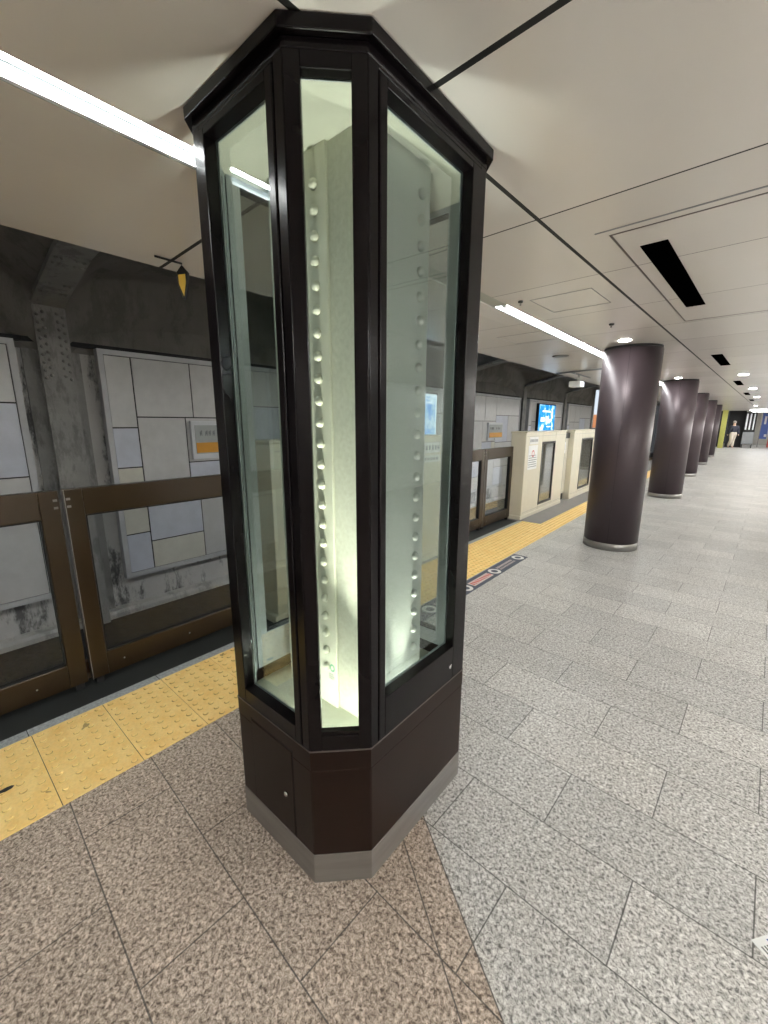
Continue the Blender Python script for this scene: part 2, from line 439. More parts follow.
# ------------------------------------------------------------------ cladding panels on the tunnel wall
def cladding(y0, y1, z0, z1, tiles, label):
    t = thing('cladding_panel', label, 'wall panel', (-6.1, y0, z0), 'tiled cladding panels on the tunnel wall')
    X = -6.0
    b_ = bm_new()
    f = .06
    box(b_, X - .10, X + .015, y0, y0 + f, z0, z1); box(b_, X - .10, X + .015, y1 - f, y1, z0, z1)
    box(b_, X - .10, X + .015, y0 + f, y1 - f, z1 - f, z1); box(b_, X - .10, X + .015, y0 + f, y1 - f, z0, z0 + f)
    part('panel_frame', b_, 'slabframe', t)
    b_ = bm_new(); box(b_, X - .08, X - .012, y0 + f, y1 - f, z0 + f, z1 - f)
    part('backing', b_, 'dark', t)
    for n_, (a0, a1, c0, c1, m_) in enumerate(tiles):
        b_ = bm_new(); g = .008
        box(b_, X - .012, X, a0 + g, a1 - g, c0 + g, c1 - g); part('panel_tile', b_, m_, t)
    for k in range(2):
        b_ = bm_new(); yy = y0 + (y1 - y0) * (.3 + .4 * k); box(b_, -6.2, X - .08, yy - .1, yy + .1, z0 - .06, z0 + .1); part('bracket', b_, 'rib', t)
    return t
ZT, ZB = 2.36, -.55
def tiles_for(y0, y1, sign=True, rnd=None):
    a = y0 + .06; e = y1 - .06; zt, zb = ZT - .06, ZB + .06
    T = [(a, a + .30, 1.43, zt, 'slab_a'), (a, a + .30, .92, 1.43, 'slab_b'), (a, a + .30, .45, .92, 'slab_c'), (a, a + .30, .035, .45, 'slab_c'), (a, a + .30, zb, .035, 'slab_b')]
    b = a + .30
    T += [(b, b + .74, 1.566, zt, 'slab_a'), (b, b + .62, .40, 1.566, 'slab_a'), (b, b + .74, -.105, .40, 'slab_b'), (b, b + .74, zb, -.105, 'slab_c'),
          (b + .62, b + 1.5, .94, 1.566, 'slab_a'), (b + .74, b + 1.5, 1.566, zt, 'slab_a'), (b + .62, b + 1.25, .40, .94, 'slab_b'), (b + .74, b + 1.5, zb, .40, 'slab_a'),
          (b + 1.25, b + 1.5, .40, .94, 'slab_c')]
    c = b + 1.5
    T += [(c, e, 1.75, zt, 'slab_a'), (c, (c + e) / 2, .9, 1.75, 'slab_b'), ((c + e) / 2, e, .9, 1.75, 'slab_a'), (c, e - .5, .1, .9, 'slab_a'), (e - .5, e, .1, .9, 'slab_c'),
          (c, c + .7, zb, .1, 'slab_b'), (c + .7, e, zb, .1, 'slab_a')]
    return T
CL = ['tiled panel cut off by the left picture edge', 'large tiled panel beside the riveted rib carrying the near station sign', 'tiled panel behind the glass display case',
      'tiled panel with the second station sign behind the glass fence', 'tiled panel holding the blue screen', 'tiled panel right of the blue screen', 'tiled panel far down the tunnel behind the columns', 'tiled panel far down the tunnel behind the columns', 'tiled panel far down the tunnel behind the columns']
for k in range(9):
    y0 = RIBS[k] + .40; y1 = RIBS[k] + 4.10
    if k == 0:
        a, e = y0 + .06, y1 - .06
        T = [(a, e - 1.6, .3, ZT - .06, 'slab_a'), (a, e - 1.6, ZB + .06, .3, 'slab_c'), (e - 1.6, e, 1.70, ZT - .06, 'slab_a'), (e - 1.6, e, .9, 1.70, 'slab_b'), (e - 1.6, e, ZB + .06, .9, 'slab_a')]
    else: T = tiles_for(y0, y1)
    g = cladding(y0, y1, ZB, ZT, T, CL[k])
    if k < 2: del g['group']

# station signs (text is unreadable in the photo: a few grey marks over an orange band)
def station_sign(y, label):
    t = thing('station_sign', label, 'sign', (-5.98, y, .96), 'station name signs on the tunnel wall')
    w = 1.0; z0, z1 = .98, 1.52
    b_ = bm_new(); box(b_, -5.999, -5.94, y, y + w, z0, z1); part('sign_box', b_, 'signwhite', t, .006)
    b_ = bm_new(); box(b_, -5.941, -5.934, y + .05, y + w - .05, z0 + .075, z1 - .06); part('sign_face', b_, 'signgrey', t)
    b_ = bm_new(); box(b_, -5.936, -5.929, y + .055, y + w - .05, z0 + .09, z0 + .235); part('orange_band', b_, 'orange', t)
    b_ = bm_new()
    for i, (a_, wd) in enumerate(((.12, .03), (.20, .02), (.25, .03), (.31, .02), (.52, .08), (.64, .05), (.74, .07))):
        for j in range(3): box(b_, -5.936, -5.930, y + a_ + .012 * j, y + a_ + .012 * j + .006, z1 - .21 + .02 * (j % 2), z1 - .15 + .01 * j)
        box(b_, -5.936, -5.930, y + a_, y + a_ + wd, z1 - .18, z1 - .172)
    part('lettering', b_, 'greyink', t)
    b_ = bm_new(); box(b_, -5.941, -5.932, y + .40, y + .47, z0 + .025, z0 + .045); part('latch', b_, 'dark', t)
    return t
station_sign(2.76, 'white framed station sign with an orange band, left of the display case')
station_sign(11.9, 'white station sign with orange band seen over the fence right of the display case')

def screen_mat(name, c1, c2, st, scale):
    m, nt, out = new_mat(name); n = N(nt)
    tc = nt.nodes.new('ShaderNodeTexCoord').outputs['Object']
    f = n.noise(tc, scale, 3, .6)
    c = n.ramp(f, [(.38, c1), (.52, c2), (.62, (.75, .9, 1))])
    e = nt.nodes.new('ShaderNodeEmission'); e.inputs[1].default_value = st; nt.links.new(c, e.inputs[0]); nt.links.new(e.outputs[0], out.inputs['Surface']); M[name] = m
screen_mat('screenblue', (.02, .22, .62), (.04, .34, .72), .8, 3.2)
screen_mat('screenpale', (.10, .35, .8), (.45, .66, .85), .9, 4)
M['screenwhite'] = emitter('screen white', (.85, .95, 1), .9)
M['screenorange'] = emitter('screen orange', (.75, .33, .16), .42)
M['signface'] = emitter('lit sign face', (.8, .9, 1), .45)
def screen(name, y0, y1, z0, z1, face, label, extra):
    t = thing(name, label, 'screen', (-5.95, y0, z0))
    b_ = bm_new(); box(b_, -5.999, -5.90, y0 - .04, y1 + .04, z0 - .04, z1 + .04); part('housing', b_, 'dark', t, .01)
    b_ = bm_new(); box(b_, -5.905, -5.897, y0, y1, z0, z1); part('screen', b_, face, t)
    b_ = bm_new()
    for (a0, a1, c0, c1) in extra[1]:
        box(b_, -5.898, -5.894, y0 + (y1 - y0) * a0, y0 + (y1 - y0) * a1, z0 + (z1 - z0) * c0, z0 + (z1 - z0) * c1)
    part(extra[2], b_, extra[0], t)
screen('advert_screen', 15.86, 17.6, 1.15, 2.2, 'screenblue', 'bright blue lit screen on the tunnel wall above the ivory gates',
       ('screenwhite', [(.03, .97, 0, .07), (.2, .7, .74, .80), (.12, .35, .40, .55), (.45, .52, .30, .60), (.62, .8, .42, .5), (.2, .3, .18, .28), (.5, .75, .2, .24)], 'screen_graphics'))
screen('advert_screen', 7.95, 8.93, 1.13, 2.19, 'screenpale', 'tall pale blue lit poster seen through the display case glass',
       ('screenwhite', [(.0, 1, .95, 1), (.94, 1, 0, 1), (.0, 1, 0, .03), (.3, .8, .8, .83), (.3, .8, .88, .9), (.3, .36, .8, .9), (.74, .8, .8, .9)], 'poster_border'))
t = thing('sign_board', 'narrow upright sign, white over orange, just left of the nearest round column', 'sign', (-2.61, 10.42, 1.377))
b_ = bm_new(); box(b_, -2.66, -2.56, 10.40, 10.46, 1.377, 1.40); part('stand', b_, 'steel', t)
b_ = bm_new(); box(b_, -2.635, -2.495, 10.41, 10.45, 1.40, 2.24); part('board', b_, 'white', t, .004)
b_ = bm_new(); box(b_, -2.63, -2.50, 10.407, 10.41, 1.70, 2.23); part('white_face', b_, 'signface', t)
b_ = bm_new(); box(b_, -2.63, -2.50, 10.407, 10.41, 1.41, 1.70); part('orange_face', b_, 'screenorange', t)

# ------------------------------------------------------------------ track
for i, (x, lab) in enumerate(((-3.43, 'rusty running rail nearer the platform'), (-4.87, 'rusty running rail nearer the tunnel wall'))):
    b_ = bm_new(); box(b_, x - .06, x + .06, YMIN - 3, YMAX, -1.08, -1.06); box(b_, x - .012, x + .012, YMIN - 3, YMAX, -1.065, -.97); box(b_, x - .034, x + .034, YMIN - 3, YMAX, -.975, -.93)
    tag(obj('running_rail', b_, 'rust'), lab, 'rail')
b_ = bm_new(); box(b_, -4.72, -4.46, YMIN - 3, YMAX, -1.08, -1.0)
tag(obj('timber_board', b_, 'wood'), 'brown timber board lying along the track between the rails', 'board')
b_ = bm_new(); box(b_, -2.98, -2.83, YMIN, YMAX, -.42, -.38); box(b_, -2.98, -2.72, YMIN, YMAX, -.47, -.42)
tag(obj('cable_cover', b_, 'wood'), 'brown cover board running along just below the platform edge', 'board')

# ------------------------------------------------------------------ yellow tactile paving
def tactile(name, x0, nx, ya, yb, label, dots=True, far=False):
    b_ = bm_new(); P = .30; ny = int(round((yb - ya) / P))
    for i in range(nx):
        for j in range(ny):
            xa, yy = x0 + i * P * .965, ya + j * P
            xw = P * .965
            box(b_, xa + .0006, xa + xw - .0006, yy + .0016, yy + P - .0016, -.1, .003)
            if yy > 9: continue
            seg = 10 if yy < 2.5 else 6
            for a_ in range(5):
                for c_ in range(5):
                    cx, cy = xa + xw * (a_ + .5) / 5, yy + P * (c_ + .5) / 5
                    rr = .0145; n0 = []
                    for (r_, h_, mi) in ((rr, .003, 1), (rr * .80, .0070, 1), (rr * .58, .0078, 0)):
                        n0.append([b_.verts.new((cx + r_ * math.cos(2 * PI * k / seg), cy + r_ * math.sin(2 * PI * k / seg), h_)) for k in range(seg)])
                    for lv, mi in ((0, 1), (1, 0)):
                        for k in range(seg):
                            f = b_.faces.new((n0[lv][k], n0[lv][(k + 1) % seg], n0[lv + 1][(k + 1) % seg], n0[lv + 1][k])); f.material_index = mi
                    b_.faces.new(n0[2]).material_index = 0
    box(b_, x0, x0 + nx * P * .965, ya, yb, -.12, -.0015, 2)
    o = obj(name, b_, ['yellow', 'yellowrim', 'seam'])
    return tag(o, label, 'tactile paving')
tactile('tactile_paving', -2.437, 2, -1.89, 6.21, 'two tile wide yellow tactile paving beside the bronze fence')
tactile('tactile_paving', -2.1525, 1, 6.21, 36.21, 'single row of yellow tactile paving in front of the far gates')

# ------------------------------------------------------------------ bronze fence
def fence(y0, y1, label, stw=.085, extra_stiles=()):
    x0, x1 = -2.725, -2.675
    t = thing('platform_fence', label, 'fence', (-2.7, y0, 0), 'bronze glazed fence panels along the platform edge')
    b_ = bm_new(); z0, z1, zr0, zr1 = .035, 1.15, .175, 1.005
    box(b_, x0, x1, y0, y0 + stw, z0, z1); box(b_, x0, x1, y1 - stw, y1, z0, z1)
    box(b_, x0, x1, y0 + stw, y1 - stw, zr1, z1); box(b_, x0, x1, y0 + stw, y1 - stw, z0, zr0)
    part('frame', b_, 'fence', t, .004)
    b_ = bm_new(); box(b_, -2.703, -2.697, y0 + stw - .004, y1 - stw + .004, zr0 - .004, zr1 + .004); part('glass_panel', b_, 'fglass', t)
    b_ = bm_new()
    for a0, a1, c0, c1 in ((y0 + stw, y0 + stw + .008, zr0, zr1), (y1 - stw - .008, y1 - stw, zr0, zr1), (y0 + stw, y1 - stw, zr1 - .008, zr1), (y0 + stw, y1 - stw, zr0, zr0 + .006)):
        box(b_, -2.708, -2.680, a0, a1, c0, c1)
    part('gasket', b_, 'seam', t)
    for yy in (y0 + .04, y1 - .04):
        b_ = bm_new(); box(b_, x0 - .004, x1 - .01, yy - .02, yy + .02, -.004, z0); part('foot', b_, 'dark', t)
    for k in range(3):
        b_ = bm_new(); yy = y0 + (y1 - y0) * (.15 + .35 * k); lathe(b_, [(.006, 0), (.005, .004)], (x1 - .001, yy, .10), 8, 'X'); part('screw', b_, 'chrome', t)
    for yy in (y0 + .018, y1 - .018):
        for zz in (1.06, 1.10):
            b_ = bm_new(); box(b_, x1 - .001, x1 + .003, yy - .009, yy + .009, zz - .006, zz + .006); part('hinge_plate', b_, 'steel', t)
    b_ = bm_new(); box(b_, x1 - .004, x1 + .0015, y0 + .001, y0 + .005, z0, z1); part('edge_strip', b_, 'steel', t)
    return t
fence(-1.0, .515, 'bronze fence panel cut off by the left picture edge')
fence(.535, 1.67, 'bronze fence panel just left of the display case')
fence(3.985, 5.30, 'bronze fence panel immediately right of the display case')
fence(5.31, 6.24, 'bronze fence panel touching the near ivory gate cabinet')
fence(10.64, 12.0, 'bronze fence panel beyond the ivory gates, behind the nearest round column')
fence(12.01, 13.46, 'bronze fence panel beyond the ivory gates, farther along behind the round columns')

# ------------------------------------------------------------------ ivory platform gates
def cabinet(y0, y1, win, notice, label, foot=-1):
    x0, x1 = -2.74, -2.50; z0, z1 = .03, 1.355
    t = thing('gate_cabinet', label, 'platform gate', (-2.62, y0, 0), 'ivory platform gate cabinets')
    b_ = bm_new(); wz0, wz1 = .14, 1.20
    if win:
        a, e = win
        box(b_, x0, x1, y0, a, z0, z1); box(b_, x0, x1, e, y1, z0, z1); box(b_, x0, x1, a, e, wz1, z1); box(b_, x0, x1, a, e, z0, wz0)
    else: box(b_, x0, x1, y0, y1, z0, z1)
    part('body', b_, 'psd', t, .008)
    b_ = bm_new(); box(b_, x0 - .01, x1 + .012, y0 - .01, y1 + .01, z1, z1 + .022); part('top_cap', b_, 'psd', t, .006)
    b_ = bm_new(); box(b_, x0, x1 + .008, y0 - .03 if foot < 0 else y0, y1 + (.03 if foot > 0 else 0), -.001, .06); part('foot', b_, 'psd', t, .006)
    if win:
        b_ = bm_new(); f = .035
        box(b_, x1 - .02, x1 + .004, a, a + f, wz0, wz1); box(b_, x1 - .02, x1 + .004, e - f, e, wz0, wz1)
        box(b_, x1 - .02, x1 + .004, a + f, e - f, wz1 - f, wz1); box(b_, x1 - .02, x1 + .004, a + f, e - f, wz0, wz0 + f)
        part('window_frame', b_, 'darkframe', t)
        b_ = bm_new(); box(b_, x1 - .012, x1 - .006, a + f, e - f, wz0 + f, wz1 - f); part('window_glass', b_, 'fglass', t)
        b_ = bm_new(); box(b_, x0 + .02, x0 + .03, a + f, e - f, wz0 + f, wz1 - f); part('inner_glass', b_, 'fglass', t)
        b_ = bm_new(); box(b_, x0 + .07, x0 + .10, (a + e) / 2 - .04, (a + e) / 2 + .05, wz0, wz1); part('inner_post', b_, 'steel', t)
    b_ = bm_new(); box(b_, x1 - .001, x1 + .0015, y0 + .04, y1 - .04, 1.30, 1.303); box(b_, x1 - .001, x1 + .0015, y0 + .04, y1 - .04, .10, .103); part('seam', b_, 'greyink', t)
    for (a, e, c0, c1, kind) in notice:
        b_ = bm_new(); box(b_, x1, x1 + .003, a, e, c0, c1)
        if kind == 'red':
            n_ = part('notice', b_, 'paper', t)
            b_ = bm_new(); cy, cz, r = (a + e) / 2, c1 - .13, min(.055, (e - a) * .33)
            for k in range(20):
                t0, t1 = 2 * PI * k / 20, 2 * PI * (k + 1) / 20
                quad(b_, [(x1 + .0045, cy + r * math.cos(t0), cz + r * math.sin(t0)), (x1 + .0045, cy + r * math.cos(t1), cz + r * math.sin(t1)),
                          (x1 + .0045, cy + r * .68 * math.cos(t1), cz + r * .68 * math.sin(t1)), (x1 + .0045, cy + r * .68 * math.cos(t0), cz + r * .68 * math.sin(t0))])
            part('red_ring', b_, 'red', n_)
            b_ = bm_new()
            for k in range(6): box(b_, x1 + .003, x1 + .0045, a + .02, e - .02 - .015 * (k % 3), c0 + .04 + .035 * k, c0 + .05 + .035 * k)
            part('print', b_, 'greyink', n_)
        else:
            n_ = part('notice', b_, 'whitetape', t)
            b_ = bm_new()
            k = 0; yy = a + .03
            while yy < e - .05:
                box(b_, x1 + .003, x1 + .0045, yy, yy + .03, c0 + (c1 - c0) * .3, c0 + (c1 - c0) * .7); yy += .055
            part('print', b_, 'greyink', n_)
    return t
def door_leaf(y0, y1, label):
    x0, x1 = -2.70, -2.60
    t = thing('gate_door', label, 'platform gate door', (-2.65, y0, 0), 'ivory sliding gate doors')
    b_ = bm_new(); box(b_, x0, x1, y0, y1, .13, 1.22); part('leaf', b_, 'psdgrey', t, .006)
    b_ = bm_new(); box(b_, x0 - .01, x1 + .02, y0, y1, 1.22, 1.32); part('top_rail', b_, 'darkframe', t)
    b_ = bm_new(); box(b_, x0 + .02, x1 - .02, y0 + .01, y1 - .01, -.001, .13); part('toe_guard', b_, 'dark', t)
    b_ = bm_new(); box(b_, x1, x1 + .004, y0 + .11, y0 + .34, .93, 1.15); n_ = part('notice', b_, 'signwhite', t)
    b_ = bm_new(); box(b_, x1 + .004, x1 + .0055, y0 + .15, y0 + .30, 1.0, 1.10); part('print', b_, 'blue', n_)
    b_ = bm_new(); box(b_, x1 - .001, x1 + .002, (y0 + y1) / 2 + .06, (y0 + y1) / 2 + .066, .13, 1.22); part('seam', b_, 'greyink', t)
    return t
cabinet(1.70, 2.42, None, [(1.86, 2.12, .80, 1.24, 'red'), (1.86, 2.3, 1.25, 1.32, 'txt')], 'ivory gate cabinet seen through the left pane of the display case')
door_leaf(2.43, 3.17, 'ivory sliding door behind the riveted column of the display case')
cabinet(3.18, 3.95, None, [(3.52, 3.88, 1.19, 1.30, 'plain'), (3.50, 3.88, 1.09, 1.165, 'txt')], 'ivory gate cabinet seen through the right pane of the display case', 1)
cabinet(6.28, 8.17, (6.98, 7.62), [(6.40, 6.78, .78, 1.16, 'red'), (6.42, 6.78, 1.18, 1.29, 'txt')], 'ivory gate cabinet beside the fence, nearest in view right of the display case')
door_leaf(8.18, 8.68, 'ivory sliding door between the two cabinets left of the round column')
cabinet(8.69, 10.60, (9.23, 10.08), [], 'ivory gate cabinet partly hidden by the nearest round column', 1)
for y, lab in ((13.5, 'ivory gate cabinet far along the platform behind the first two columns'), ):
    cabinet(y, y + 1.9, (y + .7, y + 1.3), [], lab)

# ------------------------------------------------------------------ display case
X0, X1, Y0, Y1, CH = -1.4215, -.7425, .680, 1.508, .1335
def octo(e=0.0):
    c = CH + e * (2 - math.sqrt(2)) * 0 
    k = e * .41421
    return [(X0 - e, Y0 + CH - k), (X0 + CH - k, Y0 - e), (X1 - CH + k, Y0 - e), (X1 + e, Y0 + CH - k),
            (X1 + e, Y1 - CH + k), (X1 - CH + k, Y1 + e), (X0 + CH - k, Y1 + e), (X0 - e, Y1 - CH + k)]
case = thing('display_case', 'tall dark bronze eight sided glass display case around a riveted steel column', 'display case', (-1.082, 1.094, 0))
bm = bm_new(); prism(bm, octo(.001), 0.0, .113); part('plinth', bm, 'steel', case, .002)
bm = bm_new(); prism(bm, octo(0), .113, .44)
for i in range(8):
    P0, P1 = octo(0)[i], octo(0)[(i + 1) % 8]; Pi0, Pi1 = octo(-.03)[i], octo(-.03)[(i + 1) % 8]
    v_ = [bm.verts.new((*p, z)) for z in (.44, .508) for p in (P0, P1, Pi1, Pi0)]
    for f_ in ((0, 1, 5, 4), (2, 3, 7, 6), (4, 5, 6, 7)): bm.faces.new([v_[q] for q in f_])
lower = part('lower_cabinet', bm, 'bronze2', case, .004)
bm = bm_new(); 
for i in range(8):
    P0, P1 = octo(.002)[i], octo(.002)[(i + 1) % 8]; Pi0, Pi1 = octo(-.02)[i], octo(-.02)[(i + 1) % 8]
    v_ = [bm.verts.new((*p, z)) for z in (.5075, .5105) for p in (P0, P1, Pi1, Pi0)]
    for f_ in ((0, 1, 5, 4), (0, 1, 2, 3), (4, 5, 6, 7)): bm.faces.new([v_[q] for q in f_])
part('joint_strip', bm, 'edge', lower)
bm = bm_new(); prism(bm, octo(-.032), .4405, .452); part('case_floor', bm, 'caseceil', case)
bm = bm_new(); prism(bm, octo(-.012), 2.283, 2.30); part('case_ceiling', bm, 'caseceil', case)
bm = bm_new(); prism(bm, octo(0), 2.295, 2.318); prism(bm, octo(.018), 2.318, 2.349); part('crown', bm, 'bronze', case, .003)
def frame_ring(bm, P0, P1, u0, u1, z0, z1, ou0, ou1, oz0, oz1, din, dout):
    """rectangular frame in the vertical plane P0-P1 with an opening; din = depth inwards, dout = outwards"""
    P0, P1 = Vector((*P0, 0)), Vector((*P1, 0)); d = (P1 - P0).normalized(); n_ = Vector((d.y, -d.x, 0))   # outwards
    def bx(a0, a1, c0, c1):
        vs = []
        for zz in (c0, c1):
            for uu, dd in ((a0, dout), (a1, dout), (a1, -din), (a0, -din)):
                q = P0 + d * uu + n_ * dd; vs.append(bm.verts.new((q.x, q.y, zz)))
        for f in ((0, 3, 2, 1), (4, 5, 6, 7), (0, 1, 5, 4), (1, 2, 6, 5), (2, 3, 7, 6), (3, 0, 4, 7)): bm.faces.new([vs[i] for i in f])
    bx(u0, ou0, z0, z1); bx(ou1, u1, z0, z1); bx(ou0, ou1, oz1, z1); bx(ou0, ou1, z0, oz0)
def slab(bm, P0, P1, a0, a1, c0, c1, d0, d1):
    P0, P1 = Vector((*P0, 0)), Vector((*P1, 0)); d = (P1 - P0).normalized(); n_ = Vector((d.y, -d.x, 0)); vs = []
    for zz in (c0, c1):
        for uu, dd in ((a0, d1), (a1, d1), (a1, d0), (a0, d0)):
            q = P0 + d * uu + n_ * dd; vs.append(bm.verts.new((q.x, q.y, zz)))
    for f in ((0, 3, 2, 1), (4, 5, 6, 7), (0, 1, 5, 4), (1, 2, 6, 5), (2, 3, 7, 6), (3, 0, 4, 7)): bm.faces.new([vs[i] for i in f])
OC = octo(0)
names = ['chamfer', 'front', 'chamfer', 'right', 'chamfer', 'back', 'chamfer', 'left']
# octo order: 0 left-front, 1 front-left, 2 front-right, 3 right-front, 4 right-back, 5 back-right, 6 back-left, 7 left-back
for i in range(8):
    P0, P1 = OC[i], OC[(i + 1) % 8]; L = math.hypot(P1[0] - P0[0], P1[1] - P0[1])
    kind = names[i]; z0, z1 = .5105, 2.296
    if kind == 'chamfer':
        bm = bm_new(); frame_ring(bm, P0, P1, .001, L - .001, z0, z1, .038, L - .038, .562, 2.262, .030, 0)
        fr = part('window_frame', bm, 'bronze', case, .0025)
        bm = bm_new(); slab(bm, P0, P1, .036, L - .036, .560, 2.264, -.0285, -.0265); part('glass_pane', bm, 'glass', case)
        bm = bm_new(); slab(bm, P0, P1, .038, L - .038, .562, .574, -.024, -.004); part('sill', bm, 'bronze', fr)
    else:
        door = kind in ('right', 'left')
        ob = .655 if door else .572
        a, e = (.063, L - .063) if not door else (.063, L - .090)
        if kind == 'left': a, e = .090, L - .063
        bm = bm_new(); frame_ring(bm, P0, P1, .001, L - .001, z0, z1, .034, L - .034, .517, 2.285, .028, 0); part('corner_post', bm, 'bronze', case, .002)
        bm = bm_new(); frame_ring(bm, P0, P1, .0365, L - .0365, .520, 2.282, a, e, ob, 2.262, .034, .004)
        fr = part('case_door' if door else 'window_frame', bm, 'bronze', case, .0025)
        bm = bm_new(); slab(bm, P0, P1, a - .002, e + .002, ob - .002, 2.264, -.0362, -.0342); part('glass_pane', bm, 'glass', fr)
        if kind in('right', 'left'):
            P = Vector((*P0, 0)); d = (Vector((*P1, 0)) - P).normalized(); n_ = Vector((d.y, -d.x, 0)); q = P + d * ((L - .11) if kind == 'right' else .11) + n_ * .004
            bm = bm_new(); lathe(bm, [(.008, 0), (.008, .003), (.004, .004)], (q.x, q.y, .575), 12, 'X'); part('lock', bm, 'chrome', fr)
    bm = bm_new(); dd = -.036 if kind == 'chamfer' else -.042
    q0, q1 = (.038, L - .038) if kind == 'chamfer' else (a, e); zb0 = .562 if kind == 'chamfer' else ob
    for aa, ee, c0, c1 in ((.016, q0, z0, z1 - .014), (q1, L - .016, z0, z1 - .014), (q0, q1, 2.262, z1 - .014), (q0, q1, z0, zb0)):
        slab(bm, P0, P1, aa, ee, c0, c1, dd, dd + .003)
    part('inner_lining', bm, 'lining', fr)
# access door in the lower cabinet, front face
ax0, ax1 = -1.205, -.965
bm = bm_new(); box(bm, ax0 + .004, ax1 - .004, Y0 - .003, Y0 + .01, .125, .455); ad = part('access_door', bm, 'bronze2', case, .002)
bm = bm_new()
for a0, a1, c0, c1 in ((ax0, ax0 + .004, .118, .462), (ax1 - .004, ax1, .118, .462), (ax0, ax1, .455, .459)):
    box(bm, a0, a1, Y0 - .0012, Y0 + .004, c0, c1)
part('door_gap', bm, 'seam', ad)
bm = bm_new(); lathe(bm, [(.009, 0), (.009, -.005), (.006, -.008), (.001, -.009)], (-1.006, Y0 - .003, .272), 14, 'Y'); part('lock_knob', bm, 'chrome', ad)
bm = bm_new()
# uplights inside the case, tucked behind the lower rim
def uplight(A_, B_, label, mat='casebulb'):
    t = thing('case_uplight', label, 'light', (A_[0], A_[1], .452), 'uplights inside the display case')
    d_ = (Vector(B_) - Vector(A_)).normalized()
    b_ = bm_new(); tube(b_, (*A_, .470), (*B_, .470), .007, 8); part('tube', b_, mat, t)
    for P_, s_ in ((A_, 1), (B_, -1)):
        b_ = bm_new(); q = Vector(P_) - d_ * .012 * s_; tube(b_, (*q, .470), (*P_, .470), .012, 8); part('end_cap', b_, 'white', t)
        b_ = bm_new(); box(b_, P_[0] - .006, P_[0] + .006, P_[1] - .006, P_[1] + .006, .452, .465); part('clip', b_, 'white', t)
def spot(name, loc, aim, watts, deg, blend, root):
    l = bpy.data.lights.new(name, 'SPOT'); l.energy = watts; l.spot_size = math.radians(deg); l.spot_blend = blend; l.shadow_soft_size = .012; l.color = (1, .99, .86)
    o = bpy.data.objects.new(name, l); C.objects.link(o); o.parent = root; o.location = Vector(loc) - Vector(root.location)
    o.rotation_euler = (Vector(aim) - Vector(loc)).to_track_quat('-Z', 'Y').to_euler(); return o
def spot_lamp(loc, aim, watts, label, deg=46, blend=1.0):
    t = thing('case_spotlight', label, 'light', (loc[0], loc[1], .452), 'uplights inside the display case')
    b_ = bm_new(); lathe(b_, [(.016, .452), (.018, .458), (.014, .470)], (loc[0], loc[1], 0), 16); part('lamp_housing', b_, 'white', t)
    spot('spot', (loc[0], loc[1], .476), aim, watts, deg, blend, t)
spot_lamp((-.862, .762), (-.93, .85, 1.6), 75, 'hidden spotlight low in the display case behind its narrow front window')
spot_lamp((-.795, 1.10), (-.825, 1.13, 1.6), 40, 'hidden spotlight low in the display case behind its right door')
uplight((-.888, .730), (-.800, .818), 'hidden strip light low in the display case behind its narrow front window')
uplight((-.795, .90), (-.795, 1.33), 'hidden strip light low in the display case behind its right door', 'casebulb2')
uplight((-1.26, .728), (-.93, .728), 'hidden strip light low in the display case behind its left front window', 'casebulb2')

# riveted column in the case
scol = thing('riveted_column', 'old cream painted riveted steel column standing inside the glass display case', 'steel column', (-1.0825, 1.0835, .452))
CX0, CX1, CY0, CY1 = -1.305, -.86, .935, 1.232
zb, zt = .452, 2.283
bm = bm_new(); box(bm, CX0 + .012, CX1 - .012, CY0, CY1, zb, zt); part('core', bm, 'creamtex', scol, .003)
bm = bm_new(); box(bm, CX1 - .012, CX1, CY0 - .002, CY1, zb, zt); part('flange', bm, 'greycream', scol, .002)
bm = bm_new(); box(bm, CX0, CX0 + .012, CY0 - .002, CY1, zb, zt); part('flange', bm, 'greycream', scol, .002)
bm = bm_new(); box(bm, -1.165, -1.012, CY0 - .012, CY0, zb, zt); part('cover_strip', bm, 'cream', scol, .003)
bm = bm_new(); box(bm, -1.165, -1.012, CY1, CY1 + .012, zb, zt); part('cover_strip', bm, 'cream', scol, .003)
def rivets(axis, mk, mat, n, z0, dz):
    c0 = Vector(mk(z0)); r0 = part('rivet', rivet_bm(.0158, axis, c0), mat, scol)
    for k in range(1, n):
        q = r0.copy(); C.objects.link(q); q.parent = scol; q.location = Vector(mk(z0 + dz * k)) - c0
rivets('-Y', lambda z: (-1.062, CY0 - .012, z), 'cream', 24, .61, .0685)
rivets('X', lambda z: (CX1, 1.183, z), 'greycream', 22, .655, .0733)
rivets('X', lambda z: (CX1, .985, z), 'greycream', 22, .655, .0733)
rivets('Y', lambda z: (-1.062, CY1 + .012, z), 'cream', 16, .61, .0685)
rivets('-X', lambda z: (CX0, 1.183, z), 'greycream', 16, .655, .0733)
bm = bm_new(); cz = .612
for k in range(14):
    t0, t1 = 2 * PI * k / 14, 2 * PI * (k + 1) / 14
    quad(bm, [(-1.035 + r * math.cos(t), CY0 - .0128, cz + r * 1.2 * math.sin(t)) for r, t in ((.013, t0), (.013, t1), (.008, t1), (.008, t0))])
part('emblem', bm, 'green', scol)
bm = bm_new()
for k in range(3): box(bm, -1.055, -1.03 + .006 * (k % 2), CY0 - .0128, CY0 - .012, cz - .03 - .009 * k, cz - .026 - .009 * k)
part('small_print', bm, 'greyink', scol)

